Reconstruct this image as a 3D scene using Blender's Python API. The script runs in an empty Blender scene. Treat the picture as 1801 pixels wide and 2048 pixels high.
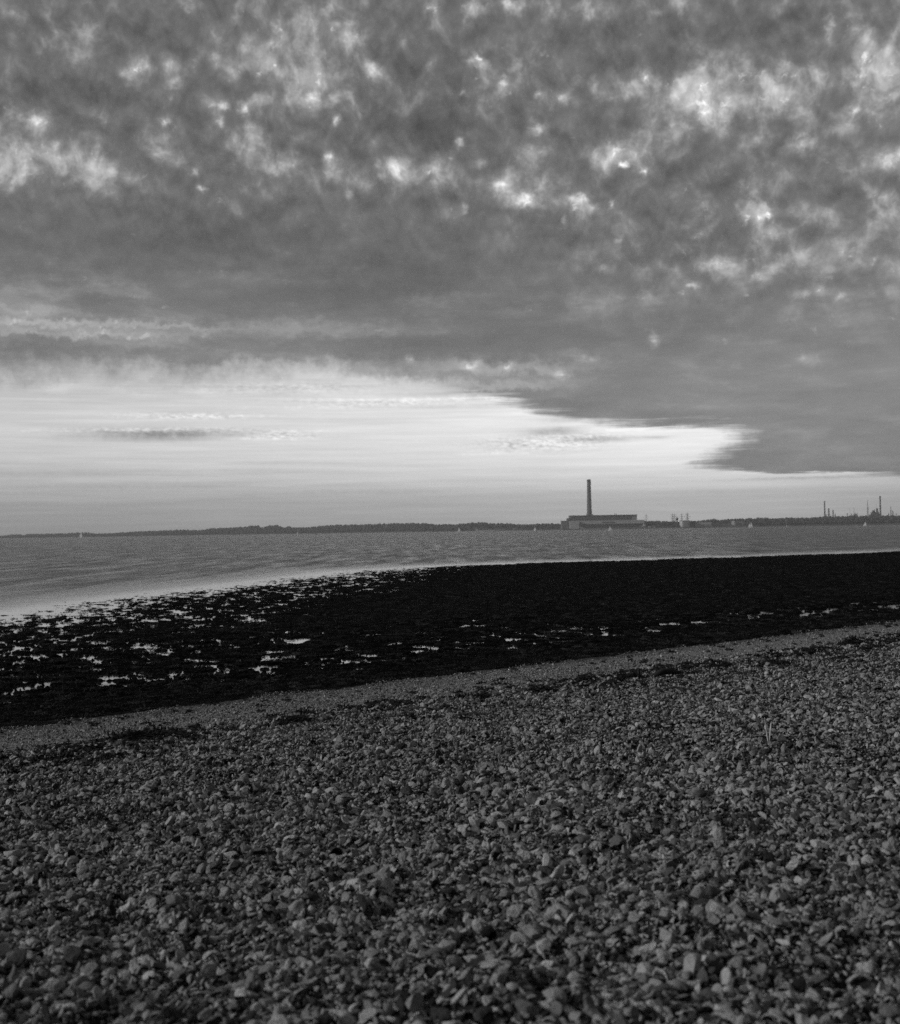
import bpy, bmesh, math, random
import numpy as np
from mathutils import Matrix, Vector, Euler

random.seed(7)
rng = np.random.default_rng(11)
R = math.radians
S = bpy.context.scene
COL = S.collection

# ------------------------------------------------------------------ camera
H = 2.8                                  # eye above the water
FPX = 2450.0                             # focal length in photo pixels (1801 wide)
PITCH, ROLL = R(0.885), R(-0.88)
CAMR = Matrix.Rotation(R(90) + PITCH, 3, 'X') @ Matrix.Rotation(ROLL, 3, 'Z')
cam_data = bpy.data.cameras.new('camera')
cam = bpy.data.objects.new('camera', cam_data)
COL.objects.link(cam)
cam.matrix_world = Matrix.Translation((0, 0, H)) @ CAMR.to_4x4()
cam_data.sensor_fit = 'HORIZONTAL'
cam_data.sensor_width = 36
cam_data.lens = 36 * FPX / 1801
cam_data.clip_start = 0.1
cam_data.clip_end = 60000
cam_data.dof.use_dof = True
cam_data.dof.focus_distance = 14.0
cam_data.dof.aperture_fstop = 3.9
S.camera = cam
S.view_settings.view_transform = 'Standard'
S.view_settings.look = 'None'
S.view_settings.exposure = 0.0
S.view_settings.gamma = 1.0
S.cycles.use_denoising = False
S.cycles.max_bounces = 5
S.cycles.diffuse_bounces = 2
S.cycles.glossy_bounces = 3

def ray(px, py):
    return CAMR @ Vector(((px - 900.5) / FPX, -(py - 1024) / FPX, -1))

def at(px, py, D):
    """world point seen at a photo pixel, D metres ahead"""
    d = ray(px, py)
    return Vector((d.x / d.y * D, D, H + d.z / d.y * D))

def at_ground(px, D, z=0.0):
    py = 1064.0
    for _ in range(4):
        p = at(px, py, D)
        py += (p.z - z) / D * FPX
    p.z = z
    return p

# ------------------------------------------------------------------ world
W = bpy.data.worlds.new('World')
S.world = W
W.use_nodes = True
WT = W.node_tree
WT.nodes.clear()

class E:
    """a float socket that builds Math nodes"""
    tree = WT
    def __init__(self, s): self.s = s
    @staticmethod
    def math(op, *a, clamp=False):
        n = E.tree.nodes.new('ShaderNodeMath'); n.operation = op; n.use_clamp = clamp
        for i, v in enumerate(a):
            if isinstance(v, E): E.tree.links.new(v.s, n.inputs[i])
            else: n.inputs[i].default_value = v
        return E(n.outputs[0])
    def __add__(s, o): return E.math('ADD', s, o)
    __radd__ = __add__
    def __sub__(s, o): return E.math('SUBTRACT', s, o)
    def __rsub__(s, o): return E.math('SUBTRACT', o, s)
    def __mul__(s, o): return E.math('MULTIPLY', s, o)
    __rmul__ = __mul__
    def __truediv__(s, o): return E.math('DIVIDE', s, o)
    def __pow__(s, o): return E.math('POWER', s, o)
    def max(s, o): return E.math('MAXIMUM', s, o)
    def min(s, o): return E.math('MINIMUM', s, o)
    def clamp(s): return E.math('ADD', s, 0.0, clamp=True)

def step(x, a, b, lo=0.0, hi=1.0, smooth=True):
    n = E.tree.nodes.new('ShaderNodeMapRange'); n.interpolation_type = 'SMOOTHSTEP' if smooth else 'LINEAR'
    E.tree.links.new(x.s, n.inputs[0])
    for i, v in enumerate((a, b, lo, hi)):
        if isinstance(v, E): E.tree.links.new(v.s, n.inputs[i + 1])
        else: n.inputs[i + 1].default_value = v
    return E(n.outputs[0])

def curve(x, pts, xr, yr):
    """piecewise curve through pts (x, y) as a Float Curve node"""
    n = E.tree.nodes.new('ShaderNodeFloatCurve')
    c = n.mapping.curves[0]
    P = [((a - xr[0]) / (xr[1] - xr[0]), (b - yr[0]) / (yr[1] - yr[0])) for a, b in sorted(pts)]
    while len(c.points) < len(P): c.points.new(0.5, 0.5)
    for q, (a, b) in zip(c.points, P):
        q.location = (min(max(a, 0), 1), min(max(b, 0), 1)); q.handle_type = 'AUTO_CLAMPED'
    n.mapping.update()
    t = step(x, xr[0], xr[1], smooth=False)
    E.tree.links.new(t.s, n.inputs['Value'])
    return E(n.outputs[0]) * (yr[1] - yr[0]) + yr[0]

def combine(x, y, z=0.0):
    n = E.tree.nodes.new('ShaderNodeCombineXYZ')
    for i, v in enumerate((x, y, z)):
        if isinstance(v, E): E.tree.links.new(v.s, n.inputs[i])
        else: n.inputs[i].default_value = v
    return n.outputs[0]

def noise(vec, scale, detail=4, rough=0.55, dist=0.0, color=False, lac=2.0):
    n = E.tree.nodes.new('ShaderNodeTexNoise')
    n.inputs['Scale'].default_value = scale; n.inputs['Detail'].default_value = detail
    n.inputs['Roughness'].default_value = rough; n.inputs['Distortion'].default_value = dist
    n.inputs['Lacunarity'].default_value = lac
    if vec is not None: E.tree.links.new(vec, n.inputs['Vector'])
    if color:
        sp = E.tree.nodes.new('ShaderNodeSeparateColor'); E.tree.links.new(n.outputs['Color'], sp.inputs[0])
        return [E(sp.outputs[i]) - 0.5 for i in range(3)]
    return E(n.outputs[0])

def ang(px, py):
    d = ray(px, py).normalized()
    return math.degrees(math.atan2(d.x, d.y)), math.degrees(math.asin(d.z))

PXD = math.degrees(1 / FPX)              # degrees per photo pixel
tc = WT.nodes.new('ShaderNodeTexCoord')
sp = WT.nodes.new('ShaderNodeSeparateXYZ'); WT.links.new(tc.outputs['Generated'], sp.inputs[0])
dx, dy, dz = (E(sp.outputs[i]) for i in range(3))
AZ = E.math('ARCTAN2', dx, dy) * (180 / math.pi)
EL = E.math('ARCSINE', dz) * (180 / math.pi)
den = dz.max(0.0) + 0.11
qx, qy = dx / den, dy / den
q = combine(qx, qy)
warp_s = noise(combine(AZ, EL), 2.1, 5, 0.60, color=True)       # small, ragged
warp_m = noise(combine(AZ, EL, 4.0), 0.55, 4, 0.55, color=True)
warp_l = noise(combine(AZ * 0.35, EL), 0.5, 4, 0.6, color=True)  # stretched along the horizon
n_big = noise(q, 2.6, 4, 0.55, 0.3)
right = step(AZ, -2.0, 14.0)
upper = step(EL + right * 3.0, 8.8, 16.5)                                      # puffy overhead, streaky near the horizon
# cotton-like texture: isotropic overhead, flattened lower down
wa, we = AZ + warp_m[0] * 1.4, EL + warp_m[1] * 1.0
def both(hi, lo): return lo + (hi - lo) * upper
n_mid = both(noise(combine(wa, we * 1.10, 1.3), 0.72, 8, 0.60, 0.15), noise(combine(wa * 0.24, EL + warp_m[1] * 0.5, 1.3), 0.85, 8, 0.58, 0.2))
n_puf = both(noise(combine(AZ + warp_s[0] * 0.26, EL * 0.80 + warp_s[1] * 0.22, 6.1), 0.80, 6, 0.54, 0.25), noise(combine(AZ * 0.32 + warp_s[0] * 0.12, EL + warp_s[1] * 0.3, 6.1), 1.5, 7, 0.62, 0.2))
n_fine = noise(combine(AZ, EL * 1.1, 3.7), 2.0, 5, 0.58, 0.4)

def blobs(V, lst):
    acc = None
    for px, py, rx, ry, amp in lst:
        a, e = ang(px, py)
        ia, ie = 1 / (rx * PXD), 1 / (ry * PXD)
        m = E.tree.nodes.new('ShaderNodeVectorMath'); m.operation = 'MULTIPLY_ADD'
        E.tree.links.new(V, m.inputs[0]); m.inputs[1].default_value = (ia, ie, 0); m.inputs[2].default_value = (-a * ia, -e * ie, 0)
        d = E.tree.nodes.new('ShaderNodeVectorMath'); d.operation = 'DOT_PRODUCT'
        E.tree.links.new(m.outputs[0], d.inputs[0]); E.tree.links.new(m.outputs[0], d.inputs[1])
        g = E.math('POWER', math.exp(-1), E(d.outputs['Value']))
        acc = g * amp if acc is None else E.math('MULTIPLY_ADD', g, amp, acc)
    return acc

SPOTS = [(558,90,11,11,.25),(430,112,9,11,.2),(343,125,15,13,.18),(350,168,13,15,.2),(746,133,15,13,.14),(447,212,10,7,.4),
 (487,220,9,9,.42),(328,244,11,9,.4),(672,237,8,11,.4),(583,185,22,18,.16),(626,193,14,10,.22),(443,245,6,10,.2),(65,240,30,14,.22),
 (115,285,10,10,.2),(657,312,10,9,.45),(656,333,9,16,.22),(787,330,12,14,.20),(786,353,15,9,.12),(551,340,10,12,.15),(390,345,7,7,.3),
 (404,377,9,5,.3),(698,388,7,7,.25),(871,325,14,16,.15),(1420,225,20,14,.36),(1606,280,22,16,.33),(1785,315,42,18,.3),(1073,255,17,13,.38),
 (1008,163,9,9,.4),(928,184,6,5,.3),(1075,189,7,7,.4),(1125,198,10,8,.35),(1188,175,9,18,.2),(1290,160,7,8,.3),(1661,53,9,22,.26),
 (1248,330,13,6,.4),(1290,340,6,7,.35),(1003,370,19,13,.33),(1055,403,15,13,.42),(965,325,11,9,.25),(920,285,7,9,.25),(930,415,8,9,.35),
 (1161,395,15,9,.33),(1127,443,7,12,.25),(1225,405,5,7,.25),(1235,483,10,7,.22),(1532,431,10,6,.32),(1711,220,9,7,.36),
 (1436,528,36,11,.26),(1386,571,13,6,.25),(1511,551,16,8,.26),(1616,588,30,8,.18),(1679,596,10,8,.2),(1210,538,16,7,.18),(1308,678,9,12,.26),
 (1030,5,20,9,.2),(1311,25,14,7,.2),(819,718,10,6,.22),(943,730,18,9,.32),(1015,734,9,9,.32),(1125,750,14,9,.22),(1180,720,25,8,.18),
 (1621,720,22,10,.15),(130,770,30,10,.12),(610,725,20,12,.10)]
BROAD = [(175,85,45,45,.12),(290,160,40,35,.12),(30,315,60,35,.15),(200,355,70,35,.09),(505,265,25,45,.10),(325,295,40,35,.09),
 (590,80,110,60,.09),(640,170,60,60,.07),(1376,200,70,55,.17),(1480,170,70,40,.11),(1576,190,50,35,.13),(1250,310,60,30,.13),(1761,170,45,50,.14),
 (1518,418,45,25,.15),(450,560,130,18,.05),(860,600,110,18,.06),(250,585,90,14,.06),(1250,600,150,24,.05),(650,520,120,16,.04),(1000,560,90,16,.04),(1180,520,60,24,.05),(1576,521,45,15,.11),(1420,540,80,20,.05),(955,120,25,20,.10),(1040,390,60,35,.10),(700,350,150,30,.05),(1161,420,20,40,.08),
 (80,645,160,10,.20),(140,668,210,8,.17),(330,655,120,7,.10),(60,622,110,8,.08),(40,600,90,40,.09),(640,660,240,16,.08),(350,640,200,60,.04),(1800,480,220,180,.05),(1040,735,140,15,.16),(980,770,160,10,.14),(800,768,150,18,.19),(620,765,140,14,.12),(60,270,90,40,.03),(130,340,100,40,.03),(520,335,120,30,.03),(720,150,90,50,.03),(1000,170,110,40,.03),(880,340,90,30,.03),(260,210,60,70,-.05),(420,300,40,60,-.05),(600,260,40,50,-.05),(730,280,40,70,-.06),(1260,25,120,22,.09),(1040,10,110,14,.08),(1690,80,60,60,.05),(1790,60,50,60,.04),(240,740,260,28,.035),(700,735,220,26,.05),
 (350,470,420,70,-.055),(900,520,260,70,-.035),(1250,75,190,55,-.06),(1560,60,120,60,-.05),(860,210,70,100,-.05),(120,180,220,45,-.06),
 (300,40,160,40,-.05),(1250,240,120,30,-.05),(1180,290,110,30,-.03),(1330,400,120,70,-.03),(620,590,330,30,-.035),(330,692,520,9,.045),(180,732,260,24,.06),(600,732,200,22,.06),
 (1000,680,300,25,-.035),(40,698,150,14,-.015),(1300,640,200,40,-.02),(1690,370,70,40,-.05),(1010,260,90,40,-.03)]
V_s = combine(AZ + warp_s[0] * 0.62, EL + warp_s[1] * 0.55)
V_l = combine(AZ + warp_s[0] * 1.2 + warp_m[0] * 1.5, EL + warp_s[1] * 1.1 + warp_m[1] * 0.8)
sum_s = blobs(V_s, SPOTS)
sum_l = blobs(V_l, BROAD)

low = 1.0 - step(EL, 5.5, 12.5)
tone_cloud = 0.440 + low * 0.05 + right * low * 0.045 + right * 0.015 + (n_big - 0.5) * 0.12
f = n_mid * 0.50 + n_puf * 0.55 - 0.025 + sum_l * 1.6
light = step(f, 0.48, 0.76)
n_up = noise(combine(AZ + warp_s[0] * 0.26, (EL + 0.42) * 0.80 + warp_s[1] * 0.22, 6.1), 0.80, 6, 0.54, 0.25)
n_hi = noise(combine(AZ + warp_s[0] * 0.26, EL * 0.80 + warp_s[1] * 0.22, 6.1), 0.80, 6, 0.54, 0.25)
relief = (n_hi - n_up) * upper                      # puffs brightest along their upper rims
tone_cloud = tone_cloud + (n_mid - 0.5) * (0.13 + upper * 0.08) + (n_puf - 0.5) * (0.06 + upper * (0.20 + light * 0.10)) + (n_fine - 0.5) * upper * (0.03 + light * 0.12)
tone_cloud = tone_cloud + relief * (0.18 + light * 0.34)
tone_cloud = tone_cloud + light * (0.06 + upper * 0.085) * (0.6 + n_puf * 0.8) + sum_l * 0.80
core = sum_s * (0.50 + (n_fine - 0.42).max(0.0) * 3.4 + (n_puf - 0.45).max(0.0) * 2.0)
tone_cloud = tone_cloud + core + step(f + (n_fine - 0.5) * 0.5, 0.80, 1.0) * 0.10 * upper
n_brk = noise(combine(AZ + warp_s[0] * 0.5, EL * 1.15 + warp_s[1] * 0.4, 21.0), 1.7, 5, 0.6, 0.3)
tone_cloud = tone_cloud + step(n_brk + (f - 0.55) * 0.35, 0.63, 0.80) * (0.10 + upper * 0.16) * step(EL, 6.0, 9.5)
# the cloud deck's lower edge and the hook of dark cloud on the right
up_pts = [ang(x, y) for x, y in ((-500, 800), (0, 772), (180, 768), (400, 762), (600, 758), (760, 770), (900, 786), (1010, 797), (1090, 822),
                                 (1180, 842), (1300, 849), (1420, 853), (1480, 862), (1600, 900), (1801, 950), (2200, 960))]
edge_up = curve(AZ, up_pts, (-32, 32), (0, 10))
hook_pts = [ang(x, y)[::-1] for x, y in ((1474, 850), (1474, 868), (1455, 885), (1428, 908), (1392, 930), (1440, 939), (1560, 945), (1900, 950), (2300, 962))]
EL_h = EL + (noise(combine(AZ * 0.16, EL * 2.0, 8.0), 1.3, 4, 0.6, 0.2) - 0.5) * 0.75 + warp_l[1] * 0.12
edge_hook = curve(EL_h, hook_pts, (0, 8), (-5, 32))
fr = step(AZ, -5.0, 3.0)
lf = 1.0 - fr
streak = noise(combine(AZ * 0.17 + EL * 0.25 + warp_m[0] * 0.08, EL * 2.9, 5.0), 1.2, 6, 0.62, 0.25) - 0.5
streak2 = noise(combine(AZ * 0.11 + warp_l[0] * 0.1, EL * 3.2, 15.0), 1.4, 4, 0.6, 0.15) - 0.5
rag_up = lf * (warp_m[1] * 1.7 + warp_s[1] * 1.1 + (n_puf - 0.5) * 0.8) + fr * (streak * 1.6 + warp_l[1] * 0.45 + (n_puf - 0.5) * 0.5 + warp_s[1] * 0.25)
c_up = step(EL - edge_up + rag_up, -0.30 - 0.30 * lf, 0.40 + 0.75 * lf)
c_hook = step(AZ - edge_hook + streak * 4.0 + warp_s[0] * 1.1, -0.8, 1.5)
cover = c_up.max(c_hook)
# thin streaks inside the gap
STREAKS = [(320,868,150,11,-.20),(1110,862,60,8,-.20),(1190,878,60,7,-.17),(1310,874,35,3,-.1),(1040,890,90,14,-.06),(250,975,260,8,-.05),(60,945,160,10,-.04),
 (700,985,200,5,-.05),(1400,985,160,5,-.04),(1640,955,180,3,-.1),(540,925,120,4,-.03),(1075,806,50,6,-.10),(900,812,120,4,-.05),(1150,838,70,5,-.10),(700,840,200,5,-.02),(420,945,260,6,-.03)]
LITES = [(300,858,140,3.5,.11),(390,831,120,4,.09),(1000,905,80,5,.07),(1130,885,60,4,.06),(520,876,90,3.5,.08),(600,862,70,3,.06),(60,861,120,3,.06),(1700,938,130,4,.06),(830,798,230,4,.09),(1010,797,60,3,.07),(1240,858,200,5,.05),(640,815,160,4,.05)]
V_t = combine(AZ + warp_l[0] * 1.0, EL + warp_l[1] * 0.16 + warp_s[1] * 0.10)
ripple = noise(combine(AZ * 1.5 + EL * 0.6, EL * 3.2, 2.0), 2.6, 3, 0.55, 0.2) - 0.5
RIPPLES = [(1080,886,110,14,1.0),(1180,872,60,8,.6),(380,831,120,6,.8),(330,860,170,5,.9),(560,870,70,8,.8),(760,805,150,8,.6),(930,760,120,14,.5),(560,775,160,12,.5)]
thin = blobs(V_t, STREAKS) * (1.3 + (n_fine - 0.5) * 2.5) + blobs(V_t, LITES) * (0.5 + (n_fine - 0.42).max(0.0) * 6.0) + blobs(V_t, RIPPLES) * ripple * 0.75
clr_pts = [(ang(900, y)[1], t) for y, t in ((1075, .795), (1058, .825), (1040, .86), (1010, .90), (980, .935), (940, .97), (890, .99), (840, .98), (790, .925), (740, .88), (600, .8), (0, .7))]
clear = curve(EL, clr_pts, (-1, 25), (0.4, 1.0))
azl_pts = [(ang(x, 950)[0], t) for x, t in ((-600, -.16), (0, -.105), (400, -.055), (800, .0), (1150, .06), (1400, .085), (1801, .01), (2300, -.08))]
clear = clear + curve(AZ, azl_pts, (-35, 35), (-0.2, 0.1)) + thin + streak * 0.11 + streak2 * 0.17
tone = tone_cloud + (clear - tone_cloud) * (1.0 - cover)
# low sun lights the thin rim of the deck
rim = (c_up * (1.0 - c_up)) * 4.0
tone = tone + rim * (0.02 + lf * 0.05) + lf * (1.0 - cover) * step(n_puf, 0.5, 0.7) * (1.0 - step(edge_up - EL, 0.2, 1.2)) * 0.06
# the overcast behind the beach and overhead is duller than the western sky
tone = tone * (1.0 - 0.22 * step(dy, 0.35, -0.5)) * (1.0 - 0.12 * step(EL, 32.0, 70.0))
tone = tone.max(0.05)
lum = (tone.min(1.12)) ** 2.2
SUN_EL, SUN_AZ = 23.0, -103.0            # degrees, azimuth from the view axis (negative: left)
nish = WT.nodes.new('ShaderNodeTexSky'); nish.sky_type = 'NISHITA'; nish.sun_disc = False
nish.sun_elevation = R(SUN_EL); nish.sun_rotation = R(SUN_AZ)
bw = WT.nodes.new('ShaderNodeRGBToBW'); WT.links.new(nish.outputs[0], bw.inputs[0])
lum = lum * 10.0 * 0.96 + E(bw.outputs[0]) * 0.03
cc = combine(lum, lum, lum)
bg = WT.nodes.new('ShaderNodeBackground'); bg.inputs['Strength'].default_value = 0.1
WT.links.new(cc, bg.inputs['Color'])
wo = WT.nodes.new('ShaderNodeOutputWorld'); WT.links.new(bg.outputs[0], wo.inputs['Surface'])

sun_d = bpy.data.lights.new('sun', 'SUN'); sun_d.energy = 2.0; sun_d.angle = R(10); sun_d.color = (1, 1, 1)
sun = bpy.data.objects.new('sun', sun_d); COL.objects.link(sun)
sv = Vector((math.sin(R(SUN_AZ)) * math.cos(R(SUN_EL)), math.cos(R(SUN_AZ)) * math.cos(R(SUN_EL)), math.sin(R(SUN_EL))))
sun.rotation_euler = sv.to_track_quat('Z', 'Y').to_euler()
sun.location = (-40, 20, 60)

# ------------------------------------------------------------------ helpers
def tag(o, label=None, cat=None, group=None, kind=None):
    if label: o['label'] = label
    if cat: o['category'] = cat
    if group: o['group'] = group
    if kind: o['kind'] = kind
    return o

def empty(name, loc, label, cat, group=None, rz=0.0):
    o = bpy.data.objects.new(name, None); COL.objects.link(o)
    o.location = loc; o.rotation_euler = (0, 0, rz); o.empty_display_size = 0.2
    return tag(o, label, cat, group)

def np_mesh(name, V, F, mat=None, parent=None, smooth=False, kind=None, attrs=None):
    """mesh object from numpy arrays; F is (n, 3) or (n, 4)"""
    me = bpy.data.meshes.new(name)
    V = np.asarray(V, np.float32); F = np.asarray(F, np.int32)
    k = F.shape[1]
    me.vertices.add(len(V)); me.vertices.foreach_set('co', V.ravel())
    me.loops.add(F.size); me.loops.foreach_set('vertex_index', F.ravel())
    me.polygons.add(len(F))
    me.polygons.foreach_set('loop_start', np.arange(0, F.size, k, dtype=np.int32))
    me.polygons.foreach_set('use_smooth', np.full(len(F), smooth))
    me.update(calc_edges=True)
    for an, av in (attrs or {}).items():
        a = me.attributes.new(an, 'FLOAT', 'POINT'); a.data.foreach_set('value', np.asarray(av, np.float32))
    if mat: me.materials.append(mat)
    o = bpy.data.objects.new(name, me); COL.objects.link(o)
    if parent: o.parent = parent
    if kind: o['kind'] = kind
    return o

class MB:
    """collects solids and links them as ONE mesh object"""
    def __init__(self): self.v, self.f = [], []
    def add(self, vs, fs):
        b = len(self.v); self.v += [tuple(p) for p in vs]; self.f += [tuple(i + b for i in f) for f in fs]
        return self
    def box(self, x0, x1, y0, y1, z0, z1):
        vs = [(x, y, z) for z in (z0, z1) for x, y in ((x0, y0), (x1, y0), (x1, y1), (x0, y1))]
        return self.add(vs, [(3, 2, 1, 0), (4, 5, 6, 7), (0, 1, 5, 4), (1, 2, 6, 5), (2, 3, 7, 6), (3, 0, 4, 7)])
    def tube(self, pts, rad, n=8, flat=1.0):
        pts = [Vector(p) for p in pts]; rings = []
        rad = [rad] * len(pts) if isinstance(rad, (int, float)) else rad
        for i, p in enumerate(pts):
            t = (pts[min(i + 1, len(pts) - 1)] - pts[max(i - 1, 0)]).normalized()
            u = t.cross(Vector((0, 0, 1)))
            u = u.normalized() if u.length > 1e-3 else Vector((1, 0, 0))
            w = u.cross(t)
            rings.append([p + (u * math.cos(a) + w * math.sin(a) * flat) * rad[i] for a in (2 * math.pi * k / n for k in range(n))])
        vs = [p for r_ in rings for p in r_]
        fs = [(i * n + k, i * n + (k + 1) % n, (i + 1) * n + (k + 1) % n, (i + 1) * n + k) for i in range(len(pts) - 1) for k in range(n)]
        fs += [tuple(range(n))[::-1], tuple((len(pts) - 1) * n + k for k in range(n))]
        return self.add(vs, fs)
    def lathe(self, prof, n=24, c=(0, 0)):
        vs = [(c[0] + r_ * math.cos(2 * math.pi * k / n), c[1] + r_ * math.sin(2 * math.pi * k / n), z) for r_, z in prof for k in range(n)]
        m = len(prof)
        fs = [(i * n + k, i * n + (k + 1) % n, (i + 1) * n + (k + 1) % n, (i + 1) * n + k) for i in range(m - 1) for k in range(n)]
        fs += [tuple(range(n))[::-1], tuple((m - 1) * n + k for k in range(n))]
        return self.add(vs, fs)
    def build(self, name, mat, parent=None, smooth=False):
        me = bpy.data.meshes.new(name); me.from_pydata(self.v, [], self.f); me.update()
        me.materials.append(mat)
        if smooth: me.polygons.foreach_set('use_smooth', np.full(len(me.polygons), True))
        o = bpy.data.objects.new(name, me); COL.objects.link(o)
        if parent: o.parent = parent
        return o

def perlin(x, y, seed=0):
    xi = np.floor(x).astype(np.int64); yi = np.floor(y).astype(np.int64)
    xf, yf = x - xi, y - yi
    u, v = xf * xf * xf * (xf * (xf * 6 - 15) + 10), yf * yf * yf * (yf * (yf * 6 - 15) + 10)
    def g(a, b, fx, fy):
        h = (a * 374761393 + b * 668265263 + seed * 974711) & 0xffffffff
        h = ((h ^ (h >> 13)) * 1274126177) & 0xffffffff
        t = ((h ^ (h >> 16)) & 0xffff) * (2 * math.pi / 65536)
        return np.cos(t) * fx + np.sin(t) * fy
    a = g(xi, yi, xf, yf); b = g(xi + 1, yi, xf - 1, yf); c = g(xi, yi + 1, xf, yf - 1); d = g(xi + 1, yi + 1, xf - 1, yf - 1)
    return (a + (b - a) * u) * (1 - v) + (c + (d - c) * u) * v

def fbm(x, y, scale, octs=4, seed=0, gain=0.5):
    out = 0.0; amp = 1.0; f = 1.0 / scale
    for i in range(octs):
        out = out + amp * perlin(x * f + 13.7 * i, y * f - 7.3 * i, seed + i)
        amp *= gain; f *= 2.03
    return out

def smooth01(t):
    t = np.clip(t, 0, 1); return t * t * (3 - 2 * t)

# ------------------------------------------------------------------ materials
def material(name):
    m = bpy.data.materials.new(name); m.use_nodes = True
    m.node_tree.nodes.clear(); E.tree = m.node_tree
    b = m.node_tree.nodes.new('ShaderNodeBsdfPrincipled'); o = m.node_tree.nodes.new('ShaderNodeOutputMaterial')
    m.node_tree.links.new(b.outputs[0], o.inputs[0])
    return m, b

def grey(b, val):
    if isinstance(val, E): E.tree.links.new(combine(val, val, val), b.inputs['Base Color'])
    else: b.inputs['Base Color'].default_value = (val, val, val, 1)

def objcoord(kind='Object'):
    return E.tree.nodes.new('ShaderNodeTexCoord').outputs[kind]

def bump(b, h, strength, dist):
    n = E.tree.nodes.new('ShaderNodeBump'); n.inputs['Distance'].default_value = dist
    if isinstance(strength, E): E.tree.links.new(strength.s, n.inputs['Strength'])
    else: n.inputs['Strength'].default_value = strength
    E.tree.links.new(h.s, n.inputs['Height']); E.tree.links.new(n.outputs[0], b.inputs['Normal'])
    return n

def simple(name, val, rough=0.8, var=0.25, scale=0.2, spec=0.3):
    m, b = material(name)
    n = noise(objcoord(), scale, 5, 0.6)
    grey(b, (n - 0.5) * (2 * var * val) + val)
    b.inputs['Roughness'].default_value = rough; b.inputs['Specular IOR Level'].default_value = spec
    return m

M = {}
M['concrete'] = simple('weathered_concrete', 0.36, 0.9, 0.25, 0.05)
M['concrete_dark'] = simple('sooty_concrete', 0.035, 0.9, 0.3, 0.1)
M['cladding'] = simple('dark_cladding', 0.11, 0.7, 0.2, 0.08)
M['cladding_pale'] = simple('pale_cladding', 0.62, 0.7, 0.15, 0.06)
M['glazing'] = simple('dark_glazing', 0.03, 0.3, 0.3, 0.05, 0.5)
M['roofing'] = simple('roof_felt', 0.05, 0.9, 0.2, 0.1)
M['brick'] = simple('brickwork', 0.20, 0.9, 0.2, 0.1)
M['steel'] = simple('galvanised_steel', 0.12, 0.5, 0.3, 0.3, 0.5)
M['steel_dark'] = simple('dark_steel', 0.04, 0.6, 0.3, 0.3, 0.4)
M['sail'] = simple('sailcloth', 0.66, 0.7, 0.05, 0.5)
def add_translucency(mt, k):
    nt = mt.node_tree; p = next(n for n in nt.nodes if n.type == 'BSDF_PRINCIPLED'); o = next(n for n in nt.nodes if n.type == 'OUTPUT_MATERIAL')
    tr = nt.nodes.new('ShaderNodeBsdfTranslucent'); mx = nt.nodes.new('ShaderNodeMixShader'); mx.inputs[0].default_value = k
    tr.inputs[0].default_value = (.95, .95, .95, 1)
    nt.links.new(p.outputs[0], mx.inputs[1]); nt.links.new(tr.outputs[0], mx.inputs[2]); nt.links.new(mx.outputs[0], o.inputs[0])
add_translucency(M['sail'], 0.15)
M['hull'] = simple('white_hull_paint', 0.72, 0.3, 0.05, 0.5, 0.5)
M['hull_dark'] = simple('dark_hull_paint', 0.05, 0.3, 0.05, 0.5, 0.5)
M['foliage'] = simple('far_foliage', 0.075, 0.95, 0.6, 0.06, 0.1)
M['farland'] = simple('far_shore_ground', 0.10, 0.95, 0.4, 0.02, 0.1)
M['weed'] = simple('dried_seaweed', 0.015, 0.75, 0.5, 9.0, 0.15)
M['wood'] = simple('wet_driftwood', 0.02, 0.8, 0.5, 12.0, 0.2)
M['reed'] = simple('bleached_reed', 0.58, 0.8, 0.2, 20.0)

def pebble_material(name, lo, hi, rough=0.62):
    m, b = material(name)
    oi = E.tree.nodes.new('ShaderNodeObjectInfo')
    rnd = E(oi.outputs['Random'])
    oc = objcoord()
    va = E.tree.nodes.new('ShaderNodeVectorMath'); va.operation = 'ADD'
    E.tree.links.new(oc, va.inputs[0])
    cb = combine(rnd * 31.0, rnd * 17.0, rnd * 7.0); E.tree.links.new(cb, va.inputs[1])
    n1 = noise(va.outputs[0], 2.2, 5, 0.65, 0.6)
    n2 = noise(va.outputs[0], 14.0, 4, 0.6)
    base = curve(rnd, [(0, lo), (0.22, lo + (hi - lo) * .14), (0.5, lo + (hi - lo) * .46), (0.86, lo + (hi - lo) * .75), (1, hi)], (0, 1), (0, 1))
    val = base * (0.55 + n1 * 0.75) * (0.80 + n2 * 0.40)
    grey(b, val)
    b.inputs['Roughness'].default_value = rough
    b.inputs['Specular IOR Level'].default_value = 0.15
    bump(b, n2 + n1 * 2.0, 0.6, 0.05)
    return m
M['pebble'] = pebble_material('flint_pebble', 0.012, 0.58)
M['shell'] = pebble_material('worn_shell', 0.05, 0.58, 0.55)

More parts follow.
